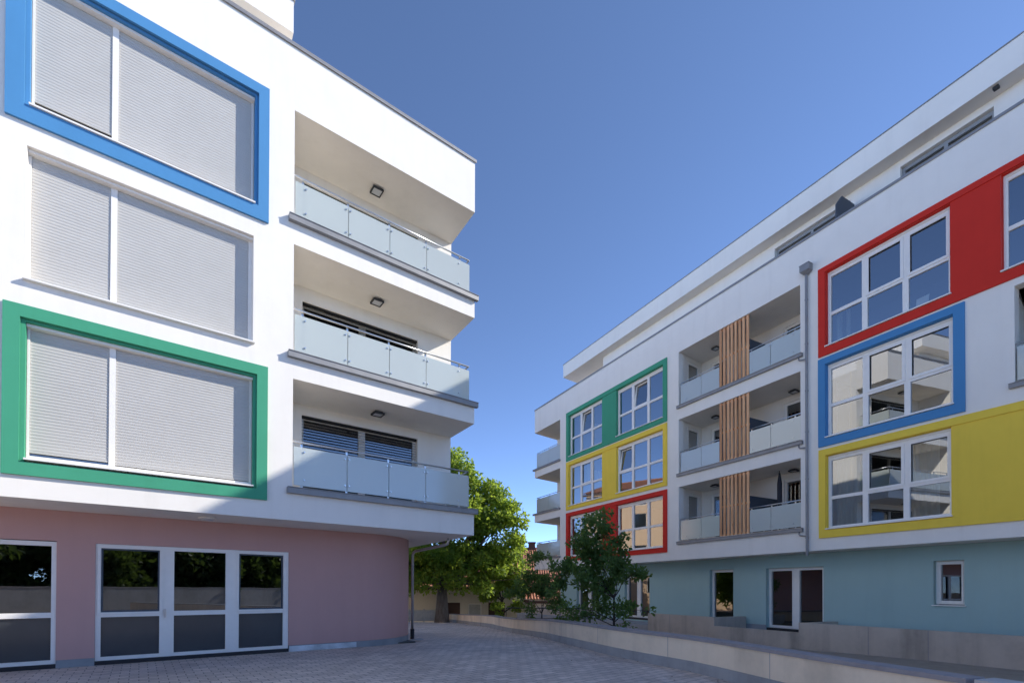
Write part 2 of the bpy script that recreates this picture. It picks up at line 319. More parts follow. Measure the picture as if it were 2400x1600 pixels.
# windows with roller shutters
surround(LB, 'blue', (-4.49,-.52,9.41,12.31), (-4.262,-.722,9.69,12.10)); surround(LB, 'green', (-4.485,-.515,3.445,6.30), (-4.28,-.722,3.668,6.093))
for col, (a, c, z0, z1) in (('blue', (-4.262,-.722,9.69,12.10)), ('green', (-4.28,-.722,3.668,6.093))):   # stepped inner rim of the surround
    MB().wall(a-.019, c+.019, z0-.019, z1+.019, .018, .138, [(a+.06, c-.06, z0+.002, z1-.045)]).build('window_reveal', M[col], LB)
def shutter_window(z0, z1, zl, zr, ins=False, off=0):
    a, c, y = (-4.226 if ins else -4.200 if z0 > 9 else -4.218)+off, (-.80 if ins else -.784)+off, .16; ga, gc = (.035, .07) if ins else (.035, .048)
    x1, x2 = -3.135+off, -3.042+off
    f = MB(); f.box(a, c, .075, .30, z1-.045, z1-.001); f.wall(a, c, z0, z1-.046, y+.008, y+.10, [(a+ga, x1, z0+.085, z1-.05), (x2, c-gc, z0+.085, z1-.05)])
    w = f.build('window', M['frame'], LB)
    g = MB()
    for p, q in ((a+ga, x1), (x2, c-gc)): g.poly([(p,y+.07,z0+.08),(q,y+.07,z0+.08),(q,y+.07,z1-.05),(p,y+.07,z1-.05)])
    g.build('pane', M['gpane'], w)
    for p, q, zb in ((a+ga+.002, x1-.002, zl), (x2+.002, c-gc-.002, zr)):
        s = MB(); n = int((z1-.05-zb)/.054); h = (z1-.05-zb)/n
        for k in range(n):
            zz = zb+k*h
            s.poly([(p,y+.0315,zz),(q,y+.0315,zz),(q,y+.0265,zz+h*.32),(p,y+.0265,zz+h*.32)]); s.poly([(p,y+.0265,zz+h*.32),(q,y+.0265,zz+h*.32),(q,y+.0268,zz+h*.68),(p,y+.0268,zz+h*.68)])
            s.poly([(p,y+.0268,zz+h*.68),(q,y+.0268,zz+h*.68),(q,y+.0325,zz+h*.96),(p,y+.0325,zz+h*.96)]); s.poly([(p,y+.0325,zz+h*.96),(q,y+.0325,zz+h*.96),(q,y+.0315,zz+h),(p,y+.0315,zz+h)])
        s.box(p, q, y+.020, y+.045, zb-.03, zb-.001)
        s.build('roller_shutter', M['shutter'], w)
    MB().box(a-(.03 if ins else 0), c+(.03 if ins else 0), -.085, y+.007, z0-.033, z0-.003).build('sill', M['frame'], w)
    return w
shutter_window(9.725, 12.053, 9.99, 9.955); shutter_window(6.765, 9.03, 6.885, 6.885, True); shutter_window(3.735, 6.046, 3.905, 3.87)
for z0, z1 in ((9.762,12.045),(6.765,9.03),(3.745,6.045)): shutter_window(z0, z1, z0+.12, z0+.12, True, -5.6)
# balconies
for zf, zr, zt, zb in ((9.82,10.78,10.66,9.88),(6.80,7.785,7.675,6.84),(3.80,4.83,4.72,3.86)):
    railing(LB, .01, 4.60, .03, zr, zt, zb, [.20,1.215,2.26,3.285,4.33], [1.215,2.26,3.285], (.10, 1.43))
    gutter(LB, -.12, 4.85, zf-.145, zf-.015)
for i, zf in enumerate((3.86,6.86,9.86)):
    z1 = (5.96,8.86,11.9)[i]
    f = MB(); f.wall(.56, 3.78, zf, z1, 1.66, 1.74, [(.64,2.08,zf+.08,z1-.07),(2.26,3.70,zf+.08,z1-.07)])
    w = f.build('balcony_door', M['frame'], LB)
    MB().box(.64, 2.08, 1.70, 1.706, zf+.08, z1-.07).box(2.26, 3.70, 1.70, 1.706, zf+.08, z1-.07).build('pane', M['gpane'], w)
    s = MB(); zb = zf+.9 if i else zf+.75; n = int((z1-zb)/(.075 if i == 0 else .07))
    for k in range(n):
        zz = z1-.06-k*(.075 if i == 0 else .07); d = .03 if i == 0 else .036
        s.poly([(.575,1.55,zz-(.012 if i == 0 else .05)),(3.765,1.55,zz-(.012 if i == 0 else .05)),(3.765,1.62,zz),(.575,1.62,zz)])
    s.box(.575, 3.765, 1.54, 1.62, z1-.05, z1-.002)
    s.build('venetian_blind', M['blind'], w)
# ground floor: straight pink wall running into a quarter round
PW = [(-26,1.4)] + [(2.2+2*math.sin(a), 3.4-2*math.cos(a)) for a in np.linspace(0, math.pi/2, 25)] + [(4.2, 9.5)]
m = MB(); m.wall(-26, 2.2, .155, 3.064, 1.4, 1.7, [(-7.6,-3.945,.03,2.47),(-3.372,.258,.03,2.458),(-14.2,-8.4,.03,2.46)])
cur = PW[1:]; inn = [(2.2+1.7*math.sin(a), 3.4-1.7*math.cos(a)) for a in np.linspace(0, math.pi/2, 25)] + [(3.9, 9.5)]
for (p, q), (r_, t_) in zip(zip(cur, cur[1:]), zip(inn, inn[1:])):
    m.poly([(*p,.155),(*q,.155),(*q,3.064),(*p,3.064)]); m.poly([(*t_,.155),(*r_,.155),(*r_,3.064),(*t_,3.064)])
m.build('ground_floor_wall', M['pink'], LB)
m = MB()
def strip(pts, off, z0, z1):
    for (p, q) in zip(pts, pts[1:]): m.poly([(*p,z0),(*q,z0),(*q,z1),(*p,z1)])
for a, c in ((-26,-14.2),(-8.4,-7.6),(-3.945,-3.372)): pass
pl = [(.26,1.393),(2.2,1.393)]+[(2.2+2.007*math.sin(a), 3.4-2.007*math.cos(a)) for a in np.linspace(.02, math.pi/2, 24)]+[(4.207,9.5)]
strip(pl, 0, -.1, .154)
m.build('plinth', M['plinth'], LB)
for a, c in ((-26,-14.2),(-8.4,-7.6),(-3.945,-3.372)): MB().box(a+.002, c-.002, 1.393, 1.69, 0, .154).build('plinth', M['plinth'], LB)
MB().box(.275, 1.95, 1.386, 1.392, .0, .138).build('plinth_patch', M['plinthpale'], LB)
def shop_window(s0, s1, panes, z0=.085, z1=2.455, ztr=1.015, wide=True):
    y = 1.43; hol = []
    for (a, c, op) in panes: hol += [(a, c, z0+.075, ztr-.05), (a, c, ztr+.05, z1-.085)]
    f = MB(); f.wall(s0, s1, z0, z1, y, y+.09, hol)
    g = MB()
    for (a, c, op) in panes:
        g.poly([(a,y+.05,z0+.07),(c,y+.05,z0+.07),(c,y+.05,ztr-.045),(a,y+.05,ztr-.045)], 1); g.poly([(a,y+.055,ztr+.045),(c,y+.055,ztr+.045),(c,y+.055,z1-.08),(a,y+.055,z1-.08)])
        if op:
            f.wall(a-.055, c+.055, ztr+.005, z1-.03, y-.022, y-.001, [(a-.01, c+.01, ztr+.045, z1-.08)])
    w = f.build('shop_window', M['frame'], LB); g.build('pane', [M['gpane'], M['fpane']], w)
    if s0 < -3.3 and s1 > 0: MB().box(-2.235,-2.215,y-.05,y,1.0,1.03).box(-2.24,-2.21,y-.065,y-.045,.93,1.12).build('handle', M['steel'], w)
    for (a, c, op) in panes:
        if op: MB().wall(a, c, ztr+.05, z1-.085, y+.02, y+.05, [(a+.03, c-.03, ztr+.085, z1-.115)]).build('glazing_gasket', M['grey'], w)
    MB().box(s0-.005, s1+.005, y-.03, y+.2, 0.002, z0-.001).build('threshold', M['rubber'], w)
    return w
shop_window(-3.370, .256, [(-3.285,-2.323,1),(-2.067,-1.091,0),(-.82,.135,1)])
shop_window(-7.598, -3.947, [(-7.5,-6.55,1),(-6.3,-5.35,0),(-5.09,-4.02,0)], ztr=1.03)
shop_window(-14.198, -8.402, [(-13.8,-12.2,0),(-12,-10.4,0),(-10.2,-8.5,0)])
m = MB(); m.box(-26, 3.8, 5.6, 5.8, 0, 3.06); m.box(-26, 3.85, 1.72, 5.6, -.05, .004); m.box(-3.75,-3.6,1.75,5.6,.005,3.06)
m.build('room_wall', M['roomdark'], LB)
pp = [(4.17,2.6,.30),(4.17,2.6,2.62),(4.175,2.56,2.70),(4.20,2.46,2.745),(4.56,1.28,2.87),(4.60,1.17,2.90),(4.61,1.13,2.97),(4.61,1.12,3.07)]
o = MB().tube(pp, .042, 12).tube([(4.17,2.6,2.3),(4.17,2.6,2.33)], .05, 12).build('drainpipe', M['steel'], LB, True)
MB().tube([(4.17,2.6,-.02),(4.17,2.6,.30)], .062, 12).build('pipe_foot', M['rubber'], o)
bpy.context.view_layer.update()
for z, y, txt in ((12.205,.93,'topmost'),(9.205,.87,'middle'),(6.205,.78,'lowest')):
    lamp_thing(LB, 2.27, y, z, f'square dark framed ceiling lamp over the {txt} balcony of the pink based block')
o = empty('soffit_lamp', LB.matrix_world @ Vector((-1.53,.72,3.064)), LB.rotation_euler.z, label='flat round white lamp under the overhang above the pink wall', cat='lamp')
m = MB(); m.tube([(0,0,-.035),(0,0,-.02),(0,0,0)], [.13,.165,.17], 24); m.build('housing', M['frame'], o, True); MB().tube([(0,0,-.052),(0,0,-.036)], [.10,.125], 24).build('lens', M['lens'], o, True)

# ------------------------------------------------------------------ RIGHT BUILDING
RB = empty('apartment_building', (10.219, 16.10, 0), R(-61.926), label='long white apartment block over a teal ground floor with wooden slat screens', cat='apartment building')
bpy.context.view_layer.update()
SX0, SX1 = -15.45, 12.2
m = MB()
LG = (-6.02,-.59)
OPR = []
wins = []
def opening(a, c, z0, z1): OPR.append((a, c, z0, z1)); return (a, c, z0, z1)
RW = [opening(.25,3.50,9.535,12.045), opening(4.50,7.72,9.535,12.045), opening(.245,3.55,6.54,8.99), opening(.245,3.50,3.525,5.98)]
LW = []
for z0, z1 in ((9.46,11.935),(6.50,8.96),(3.48,5.93)): LW += [opening(-14.49,-11.36,z0,z1), opening(-10.2,-6.92,z0,z1)]
for z0, z1 in ((9.71,12.10),(6.69,9.10),(3.69,6.10)):
    OPR.append((LG[0], LG[1], z0, z1))
    if 6 < z0 < 9: OPR.append((4.73, 9.3, z0, z1))
m.wall(SX0, SX1, 2.87, 13.55, 0, .30, OPR)
EK = .235
def rex(y): return -18.5-EK*y
for z0, z1 in ((2.87,3.62),(6.04,6.60),(9.03,9.58),(12.03,13.55)):
    m.prism([(-18.5,0),(SX0-.0005,0),(SX0-.0005,2.13),(rex(2.13),2.13)], z0, z1)
m.wall(rex(2.13), SX0, 2.871, 13.3, 2.132, 2.43, [(-18.3,-16.0,3.7,5.95),(-18.3,-16.0,6.68,8.95),(-18.3,-16.0,9.66,11.95)])
m.prism([(rex(2.44),2.44),(rex(2.44)+.3,2.44),(rex(6.6)+.3,6.6),(rex(6.6),6.6)], 2.871, 13.3)
m.box(SX0, SX0+.3, .302, 2.43, 2.871, 13.3)
m.prism([(-18.2,2.44),(SX1,1.9),(SX1,6.6),(rex(6.6)+.31,6.6)], 12.72, 13.28)     # roof deck
m.prism([(-18.4,0.5),(SX1,.302),(SX1,6.6),(rex(6.6)+.31,6.6)], 2.866, 3.2)      # soffit slab
m.box(SX1-.3, SX1, .302, 6.6, 3.21, 12.7); m.box(-19.7, SX1-.301, 6.3, 6.6, 3.21, 12.71)
m.build('outer_wall', M['white'], RB)
m = MB()
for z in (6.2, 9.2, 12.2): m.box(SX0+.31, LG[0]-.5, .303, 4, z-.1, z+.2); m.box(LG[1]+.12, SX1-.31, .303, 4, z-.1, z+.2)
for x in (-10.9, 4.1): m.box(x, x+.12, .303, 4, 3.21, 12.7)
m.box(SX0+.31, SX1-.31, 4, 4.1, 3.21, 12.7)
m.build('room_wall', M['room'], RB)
# balcony recesses
for zf, zc in ((3.69,6.10),(6.69,9.10),(9.71,12.10)):
    for (a, c) in (LG, (4.73, 9.3)):
        m = MB()
        if a > 0 and zf != 6.69: continue
        sk = .155
        m.prism([(a-.0005,.302),(c+.0005,.302),(c,1.8),(a-sk*1.8,1.8)], zc, zc+.25)
        m.prism([(a-.0005,.302),(c+.0005,.302),(c,1.8),(a-sk*1.8,1.8)], zf-.25, zf-.001)
        m.box(c, c+.12, .303, 1.95, zf-.249, zc+.249)
        holes = [(a+.26,a+1.15,zf+.01,zc-.22),(c-1.75,c-.25,zf+.01,zc-.22)] if a < 0 else [(a+.6,a+2.6,zf+.01,zc-.22)]
        m.wall(a-.28-.12, c+.12, zf-.249, zc+.249, 1.802, 2.0, holes)
        # side wall with its own opening, slightly splayed
        q = MB(); q.wall(.302, 1.8, zf-.2485, zc+.2485, 0, .12, [(.66,1.62,zf+.01,zc-.17)] if a < 0 else [])
        b0 = len(m.v); m.v += [(a-sk*x-yy, x, z) for x, yy, z in q.v]; m.f += [tuple(b0+i for i in f) for f in q.f]; m.m += q.m
        m.build('balcony_recess', M['soffit'], RB)
for zf, zc in ((3.69,6.10),(6.69,9.10),(9.71,12.10)):
    a, c = LG
    for (x0, x1) in ((a+.26,a+1.15),(c-1.75,c-.25)):
        f = MB(); f.wall(x0+.001, x1-.001, zf+.012, zc-.222, 1.84, 1.92, [(x0+.11,x1-.11,zf+.12,zc-.33)]); f.wall(x0+.05, x1-.05, zf+.06, zc-.27, 1.82, 1.839, [(x0+.12,x1-.12,zf+.13,zc-.34)])
        w = f.build('balcony_door', M['frame'], RB); MB().box(x0+.10, x1-.10, 1.875, 1.881, zf+.115, zc-.325).build('pane', M['pane'], w)
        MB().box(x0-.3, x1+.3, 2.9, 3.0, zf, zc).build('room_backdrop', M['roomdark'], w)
    f = MB(); f.wall(.665, 1.615, zf+.012, zc-.172, .03, .11, [(.77,1.51,zf+.12,zc-.28)]); f.wall(.71,1.57,zf+.06,zc-.22,.012,.029,[(.78,1.50,zf+.13,zc-.29)]); n0 = len(f.v)
    g = MB(); g.box(.76, 1.52, .06, .066, zf+.11, zc-.27)
    for q in (f, g): q.v = [(a-.155*x-yy, x, z) for x, yy, z in q.v]
    w = f.build('balcony_door', M['frame'], RB); g.build('pane', M['pane'], w)
    for za, zb in ((zf+.02, zf+.09), (zc-.1, zc-.03), ((zf+zc)/2-.04, (zf+zc)/2+.04)): MB().box(-3.93, -2.59, .075, .10, za, zb).build('screen_batten', M['wood'], RB)
    s = MB(); n = 8; pitch = (1.32-.10)/(n-1)
    for k in range(n):
        x = -3.915+k*pitch; s.box(x, x+.104, .040, .074, zf-.0+.012, zc-.012)
        if k < n-1: s.box(x+.092, x+.190, .115, .135, zf+.013, zc-.013, 2)  # rear slats dark brown: shade of the gaps put into their colour
        for zz in (zf+.055, (zf+zc)/2, zc-.065): s.tube([(x+.054,.038,zz),(x+.054,.0455,zz)], .008, 6, 1)
    s.build('slat_screen', [M['wood'], M['steel'], M['brown']], RB)
    railing(RB, -5.93, -3.93, .03, zf+.965, zf+.885, zf+.05, [-5.66,-4.81], [-4.81])
    railing(RB, -2.57, -.60, .03, zf+.965, zf+.885, zf+.05, [-2.5,-1.70,-.82], [-1.70])
    gutter(RB, -6.07, -.50, zf-.135, zf-.02, .10)
    m = MB(); m.box(-6.05, -.52, -.05, .02, zf-.019, zf+.012); m.build('balcony_edge', M['cream'], RB)
    q = MB(); q.prism([(0,0),(1.66,0),(1.66,1.44),(0,1.44)], -.02, .02)
    q.v = [(-2.62+zz-.0*x, .12+x, zf+.02+yy) for x, yy, zz in q.v]
    q.build('balcony_divider', M['grey'], RB)
    sp = [(-.62,-.06,zf-.13),(-.62,-.06,zf-.23),(-.58,-.065,zf-.27),(-.44,-.075,zf-.29),(-.34,-.08,zf-.30)]
    MB().tube(sp, .022, 8).build('drain_spout', M['zinc'], RB, True)
for zf in (6.69,):
    railing(RB, 4.75, 9.28, .03, zf+.965, zf+.885, zf+.05, [4.95,6,7,8,9.1], [6,7,8]); gutter(RB, 4.64, 9.4, zf-.135, zf-.02, .10)
    MB().box(4.7, 9.35, -.05, .02, zf-.019, zf+.012).build('balcony_edge', M['cream'], RB)
for zf in (3.62, 6.60, 9.58):
    y = .03; zr = zf+1.03
    h = MB().tube([(-15.47,y,zr),(-18.26,y,zr),(-18.7,1.95,zr)], .021, 8).build('balcony_railing', M['steel'], RB, True)
    for a, c in ((-15.47,-16.78),(-16.80,-18.0),(-18.02,-18.28)): MB().box(c, a, y-.006, y+.006, zf+.07, zf+.95).build('glass_panel', M['frost'], h)
    MB().prism([(-18.30,.05),(-18.29,.05),(-18.70,1.9),(-18.71,1.9)], zf+.07, zf+.95).build('glass_panel', M['frost'], h)
    for x in (-16.79,-18.0): MB().box(x-.02, x+.02, y+.02, y+.04, zf, zr).build('post', M['steel'], h)
    gutter(RB, -18.62, -15.4, zf-.11, zf-.01, .10)
# coloured surrounds and their windows
IN = .23
surround(RB, 'red', (.03,7.95,9.28,12.22), (.25,7.72,9.535,12.045), [(3.501,4.499)])
surround(RB, 'blue', (.02,3.79,6.285,9.205), (.245,3.55,6.54,8.99))
surround(RB, 'yellow', (.03,7.95,3.27,6.19), (.245,7.72,3.525,5.98), [(3.501,7.72)])
for c, (z0, z1), (i0, i1) in (('green',(9.243,12.156),(9.46,11.935)), ('yellow',(6.30,9.174),(6.50,8.96)), ('red',(3.26,6.13),(3.48,5.93))):
    surround(RB, c, (-14.75,-6.68,z0,z1), (-14.49,-6.92,i0,i1), [(-11.359,-10.201)])
def rwin(r, col, **k):
    a, c, z0, z1 = r; t = .018
    l = MB(); l.box(a, a+t, -.0, .125, z0+t, z1-t); l.box(c-t, c, -.0, .125, z0+t, z1-t); l.box(a, c, 0, .125, z1-t, z1); l.box(a, c, 0, .125, z0, z0+t); l.build('window_reveal', M[col], RB)
    return grid_window(RB, a+t+.002, c-t-.002, z0+.06, z1-t-.002, **k)
rwin(RW[0], 'red', curtains=[(.03,.10,.02,.44),(.13,.17,.02,.44)]); w = rwin(RW[1], 'red')
rwin(RW[2], 'blue'); rwin(RW[3], 'yellow', curtains=[(.03,.26,.02,.93),(.68,.88,.02,.93)], tf=.42)
rwin(LW[0], 'green', tilt=1, sashes=(), curtains=[(.16,.22,.02,.9)]); rwin(LW[1], 'green', tilt=1, sashes=())
rwin(LW[2], 'yellow', sashes=(1,), curtains=[(.2,.27,.02,.95),(.38,.56,.02,.95)]); rwin(LW[3], 'yellow', tilt=0, sashes=())
rwin(LW[4], 'red', sashes=(), curtains=[(.05,.2,.02,.95)]); rwin(LW[5], 'red', sashes=())
w = RB.children[-1]
# white note lying in the corner of the topmost window
q = MB(); q.box(2.62, 2.92, .20, .206, 9.66, 9.92); q.v = [(x+.12*(z-9.66), y, z+.05*(x-2.62)) for x, y, z in q.v]
tag(q.build('paper_sheet', M['frame']), 'white sheet of paper leaning inside the large window of the red frame', 'paper').matrix_world = RB.matrix_world
# roof: coping, penthouse, terrace divider
m = MB(); m.box(-18.53, SX1, -.03, .32, 13.552, 13.595); m.box(-18.53, SX1, -.03, -.018, 13.515, 13.552); m.box(-18.53,-18.2,.32,2.1,13.553,13.594)
m.build('roof_coping', M['zinc'], RB)
m = MB(); m.prism([(-16.45,.9),(SX1,.9),(SX1,6.5),(-17.5,6.5)], 15.185, 15.985)
m.wall(-13.05, SX1, 13.28, 15.183, 1.42, 1.7, [(1.75,3.95,13.3,14.97),(-2.45,.3,13.3,14.97)]); m.prism([(-13.05,1.703),(-12.75,1.703),(-13.0,6.2),(-13.3,6.2)], 13.28, 15.183)
m.build('penthouse', M['white'], RB)
MB().box(-16.48, SX1, .88, 1.15, 15.987, 16.02).build('penthouse_coping', M['zinc'], RB)
for (a, c, z1) in ((1.75,3.95,14.97),(-2.45,.3,14.97)):
    f = MB(); f.wall(a+.002, c-.002, 13.3, z1-.002, 1.55, 1.63, [(a+.08,(a+c)/2-.05,13.4,z1-.12),((a+c)/2+.05,c-.08,13.4,z1-.12)])
    w = f.build('terrace_window', M['greyframe'], RB); MB().box(a+.1, c-.1, 1.59, 1.596, 13.4, z1-.2).build('pane', M['pane'], w); MB().box(a-.1,c+.1,1.72,1.74,13.3,15.1).build('roller_blind', M['shutter'], w)
q = MB(); q.prism([(0,0),(1.07,0),(1.07,1.42),(.33,1.42),(0,1.03)], -.022, .022); q.v = [(.40+zz, .34+x, 13.30+yy) for x, yy, zz in q.v]
q.build('terrace_divider', M['grey'], RB)
MB().box(4.05,4.17,1.0,1.12,15.12,15.184).build('eaves_lamp', M['darkmetal'], RB)
# downpipe with hopper head
m = MB(); m.tube([(-.335,-.08,2.72),(-.335,-.08,12.30)], .043, 12)
for z in (3.3,5.3,6.9,8.3,9.9,11.4): m.tube([(-.335,-.08,z),(-.335,-.08,z+.035)], .051, 12); m.box(-.35,-.32,-.04,-.001,z,z+.03)
o = m.build('drainpipe', M['zinc'], RB, False)
q = MB(); q.box(-.475, -.165, -.24, -.003, 12.36, 12.56); q.poly([(-.475,-.24,12.36),(-.165,-.24,12.36),(-.28,-.14,12.27),(-.39,-.14,12.27)]); q.poly([(-.165,-.24,12.36),(-.165,-.003,12.36),(-.28,-.03,12.27),(-.28,-.14,12.27)]); q.poly([(-.475,-.003,12.36),(-.475,-.24,12.36),(-.39,-.14,12.27),(-.39,-.03,12.27)])
q.box(-.485,-.155,-.25,-.003,12.56,12.585); q.build('hopper_head', M['zinc'], o)
# teal ground floor
TY = 1.0
GO = [(-5.21,-4.02,.0,2.42),(-2.56,-.41,.0,2.39),(2.70,3.40,1.12,2.415),(-15.08,-12.9,.0,2.22),(-10.7,-8.85,.0,2.31),(7.0,8.6,.0,2.4)]
m = MB(); m.wall(-16.9, SX1, -.4, 2.862, TY, TY+.34, GO); m.box(-16.9,-16.6,TY+.341,6.2,-.4,2.862)
m.build('ground_floor_wall', M['teal'], RB)
MB().box(-4.02, -2.56, TY-.008, TY-.001, -.02, .20).build('plinth', M['plinth'], RB)
for i, (a, c, z0, z1) in enumerate(GO):
    y = TY+.17; nl = 2 if i in (1,3,4,5) else 1; hol = []; g = MB(); f = MB()
    base = z0+.10 if z0 < .5 else z0+.03
    W = (c-a-.12-(.16 if nl == 2 else 0))/nl
    for k in range(nl):
        x0 = a+.06+k*(W+.16); hol.append((x0+.055, x0+W-.055, base+.10, z1-.11)); g.poly([(x0,y+.05,base),(x0+W,y+.05,base),(x0+W,y+.05,z1),(x0,y+.05,z1)])
        f.wall(x0+.01, x0+W-.01, base+.04, z1-.05, y-.02, y-.001, [hol[-1]])
    f.wall(a+.001, c-.001, base, z1-.001, y, y+.09, hol)
    w = f.build('terrace_door' if z0 < .5 else 'window', M['frame'], RB); g.build('pane', M['gpane'], w)
    if z0 < .5: MB().box(a+.001, c-.001, TY+.02, TY+.33, z0-.1, base-.001).build('threshold', M['rubber'], w)
    else: MB().box(a-.03, c+.04, TY-.06, TY+.16, z0-.02, z0+.01).build('sill', M['frame'], w)
MB().box(-16.5, SX1-.1, 3.6, 3.7, -.3, 2.86).box(-16.5, SX1-.1, TY+.345, 3.6, -.42, -.3).build('cellar_wall', M['roomdark'], RB)
bpy.context.view_layer.update()
for x, y, z, txt in ((-4.91,1.07,12.098,'topmost balcony, left of the slat screen'),(-4.91,1.05,9.098,'middle balcony, left of the slat screen'),(-4.88,.95,6.098,'lowest balcony, left of the slat screen'),
                     (-1.66,1.37,9.098,'middle balcony, right of the slat screen'),(-1.66,1.33,6.098,'lowest balcony, right of the slat screen')):
    lamp_thing(RB, x, y, z, f'square dark ceiling lamp in the {txt}')
# things on the lowest balcony
o = empty('folded_parasol', RB.matrix_world @ Vector((-2.0,1.0,3.69)), label='closed dark parasol standing on the lowest balcony behind the glass', cat='parasol')
MB().tube([(0,0,.05),(0,0,2.38)], .02, 8).build('pole', M['darkmetal'], o, True); MB().tube([(0,0,.95),(0,0,1.2),(0,0,1.9),(0,0,2.3)], [.05,.085,.085,.03], 12).build('canopy', M['parasol'], o, True)
MB().tube([(0,0,0),(0,0,.05)], .24, 20).build('base', M['darkmetal'], o)
o = empty('kettle_grill', RB.matrix_world @ Vector((-2.1,.62,3.69)), RB.rotation_euler.z, label='small dark grill with a lid on the lowest balcony beside the slats', cat='grill')
MB().tube([(0,0,.62),(0,0,.70),(0,0,.80),(0,0,.86)], [.10,.2,.25,.25], 18).build('bowl', M['darkmetal'], o, True); MB().tube([(0,0,.865),(0,0,.95),(0,0,1.03),(0,0,1.06)], [.25,.23,.14,.03], 18).build('lid', M['darkmetal'], o, True)
for a in (0, 2.1, 4.2): MB().tube([(.12*math.cos(a),.12*math.sin(a),.68),(.28*math.cos(a),.28*math.sin(a),0)], .014, 6).build('leg', M['steel'], o)
MB().tube([(-.28,0,.80),(-.62,0,.80),(-.62,0,1.16)], .012, 6).tube([(-.62,-.25,1.16),(-.62,.25,1.16)], .012, 6).build('handle', M['steel'], o)

# ------------------------------------------------------------------ ground, walls
def gz(y):
    t = min(max((y-12)/14, 0), 1); return -.5*t*t*(3-2*t) - .045*max(0, y-26)
WALL = [(-5.3,40.8),(-3.3,33.8),(-1.76,28.5),(-.35,23.3),(1.02,17.2),(1.65,13.8),(2.38,11.4),(2.96,10.1),(3.36,9.3),(3.63,8.5),(3.88,7.5),(4.24,6.15),(4.64,4.93)]
WALL2 = [(4.66,4.86),(4.92,4.1),(5.6,1.8),(6.5,-2),(7.6,-7),(8.6,-12)]
def resample(p, n):
    P = np.array(p); d = np.r_[0, np.cumsum(np.hypot(*np.diff(P, axis=0).T))]; t = np.linspace(0, d[-1], n)
    # Catmull-like smoothing through cubic interpolation of each axis
    def cub(v):
        mder = np.gradient(v, d); out = []
        for x in t:
            i = min(np.searchsorted(d, x, 'right')-1, len(d)-2); h = d[i+1]-d[i]; u = (x-d[i])/h
            out.append((2*u**3-3*u**2+1)*v[i]+(u**3-2*u**2+u)*h*mder[i]+(-2*u**3+3*u**2)*v[i+1]+(u**3-u**2)*h*mder[i+1])
        return np.array(out)
    return np.c_[cub(P[:,0]), cub(P[:,1])]
W1 = resample(WALL, 60); W2 = resample(WALL2, 30)
def sweep(path, o0, o1, zb, zt, m):
    """strip of rectangular section along a plan path; o0/o1 offsets to the right of travel"""
    n = len(path); rings = []
    for i in range(n):
        d = path[min(i+1,n-1)]-path[max(i-1,0)]; d = d/np.hypot(*d); nr = np.array([-d[1], d[0]])
        g = gz(path[i][1]); a = path[i]+nr*o0; c = path[i]+nr*o1
        rings.append([(a[0],a[1],g+zb),(c[0],c[1],g+zb),(c[0],c[1],g+zt),(a[0],a[1],g+zt)])
    for r, q in zip(rings, rings[1:]):
        for k in range(4): m.poly([r[k], q[k], q[(k+1)%4], r[(k+1)%4]])
    m.poly(rings[0]); m.poly(rings[-1][::-1]); return m
gw = empty('garden_wall', (0,0,0), label='long low cream garden wall with grey coping beside the paving', cat='wall')
sweep(W1, 0, .24, .1, .60, MB()).build('wall_body', M['cream'], gw); sweep(W1, -.03, .28, .601, .655, MB()).build('coping', M['coping'], gw)
m = MB(); sweep(W1, -.025, .1, -.1, .20, m); m.build('footing', M['foot'], gw)
j = MB()
for i in range(3, 59, 4):
    p = W1[i]; d = W1[i+1]-W1[i-1]; d = d/np.hypot(*d); nr = np.array([-d[1], d[0]]); g = gz(p[1])
    a = p-d*.006-nr*.002; c = p+d*.006-nr*.002; j.poly([(*a,g+.205),(*c,g+.205),(*c,g+.598),(*a,g+.598)])
j.build('joint', M['coping'], gw)
gw2 = empty('garden_wall', (0,0,0), label='short low wall with pale coping stone at the right edge', cat='wall')
sweep(W2, 0, .24, -.1, .60, MB()).build('wall_body', M['cream'], gw2); sweep(W2, -.03, .30, .601, .66, MB()).build('coping', M['coping2'], gw2)
# paving: one sheet left of the wall
ys = np.r_[-40, -12, np.linspace(-11.9, 41, 90)]
full = np.r_[W2[::-1], W1[::-1]]
m = MB(); xr = np.interp(ys, full[:,1], full[:,0])
cols = np.r_[-60, np.linspace(-30, 0, 12)]
rowsv = []
for y, x in zip(ys, xr): rowsv.append([(min(c, x-.5), y, gz(y)) for c in cols]+[(x+.08, y, gz(y))])
for a, c in zip(rowsv, rowsv[1:]):
    for k in range(len(a)-1): m.poly([a[k], a[k+1], c[k+1], c[k]])
tag(m.build('pavement', M['paver']), kind='structure')
def terr(x, y):
    if y < 26: return gz(y)-.28
    t = min((y-26)/16, 1); return -.78 - 1.5*t
m = MB(); xs = np.r_[-600,-200,-80,np.linspace(-40,40,30),80,200,600]; ys2 = np.r_[-400,-120,-40,np.linspace(-20,60,50),120,300,900]
m.v = [(x, y, terr(x, y)) for y in ys2 for x in xs]; nx = len(xs)
for r_ in range(len(ys2)-1):
    for c in range(nx-1): m.f.append((r_*nx+c, r_*nx+c+1, (r_+1)*nx+c+1, (r_+1)*nx+c)); m.m.append(0)
tag(m.build('ground', M['soil'], smooth=True), kind='structure')
m = MB()
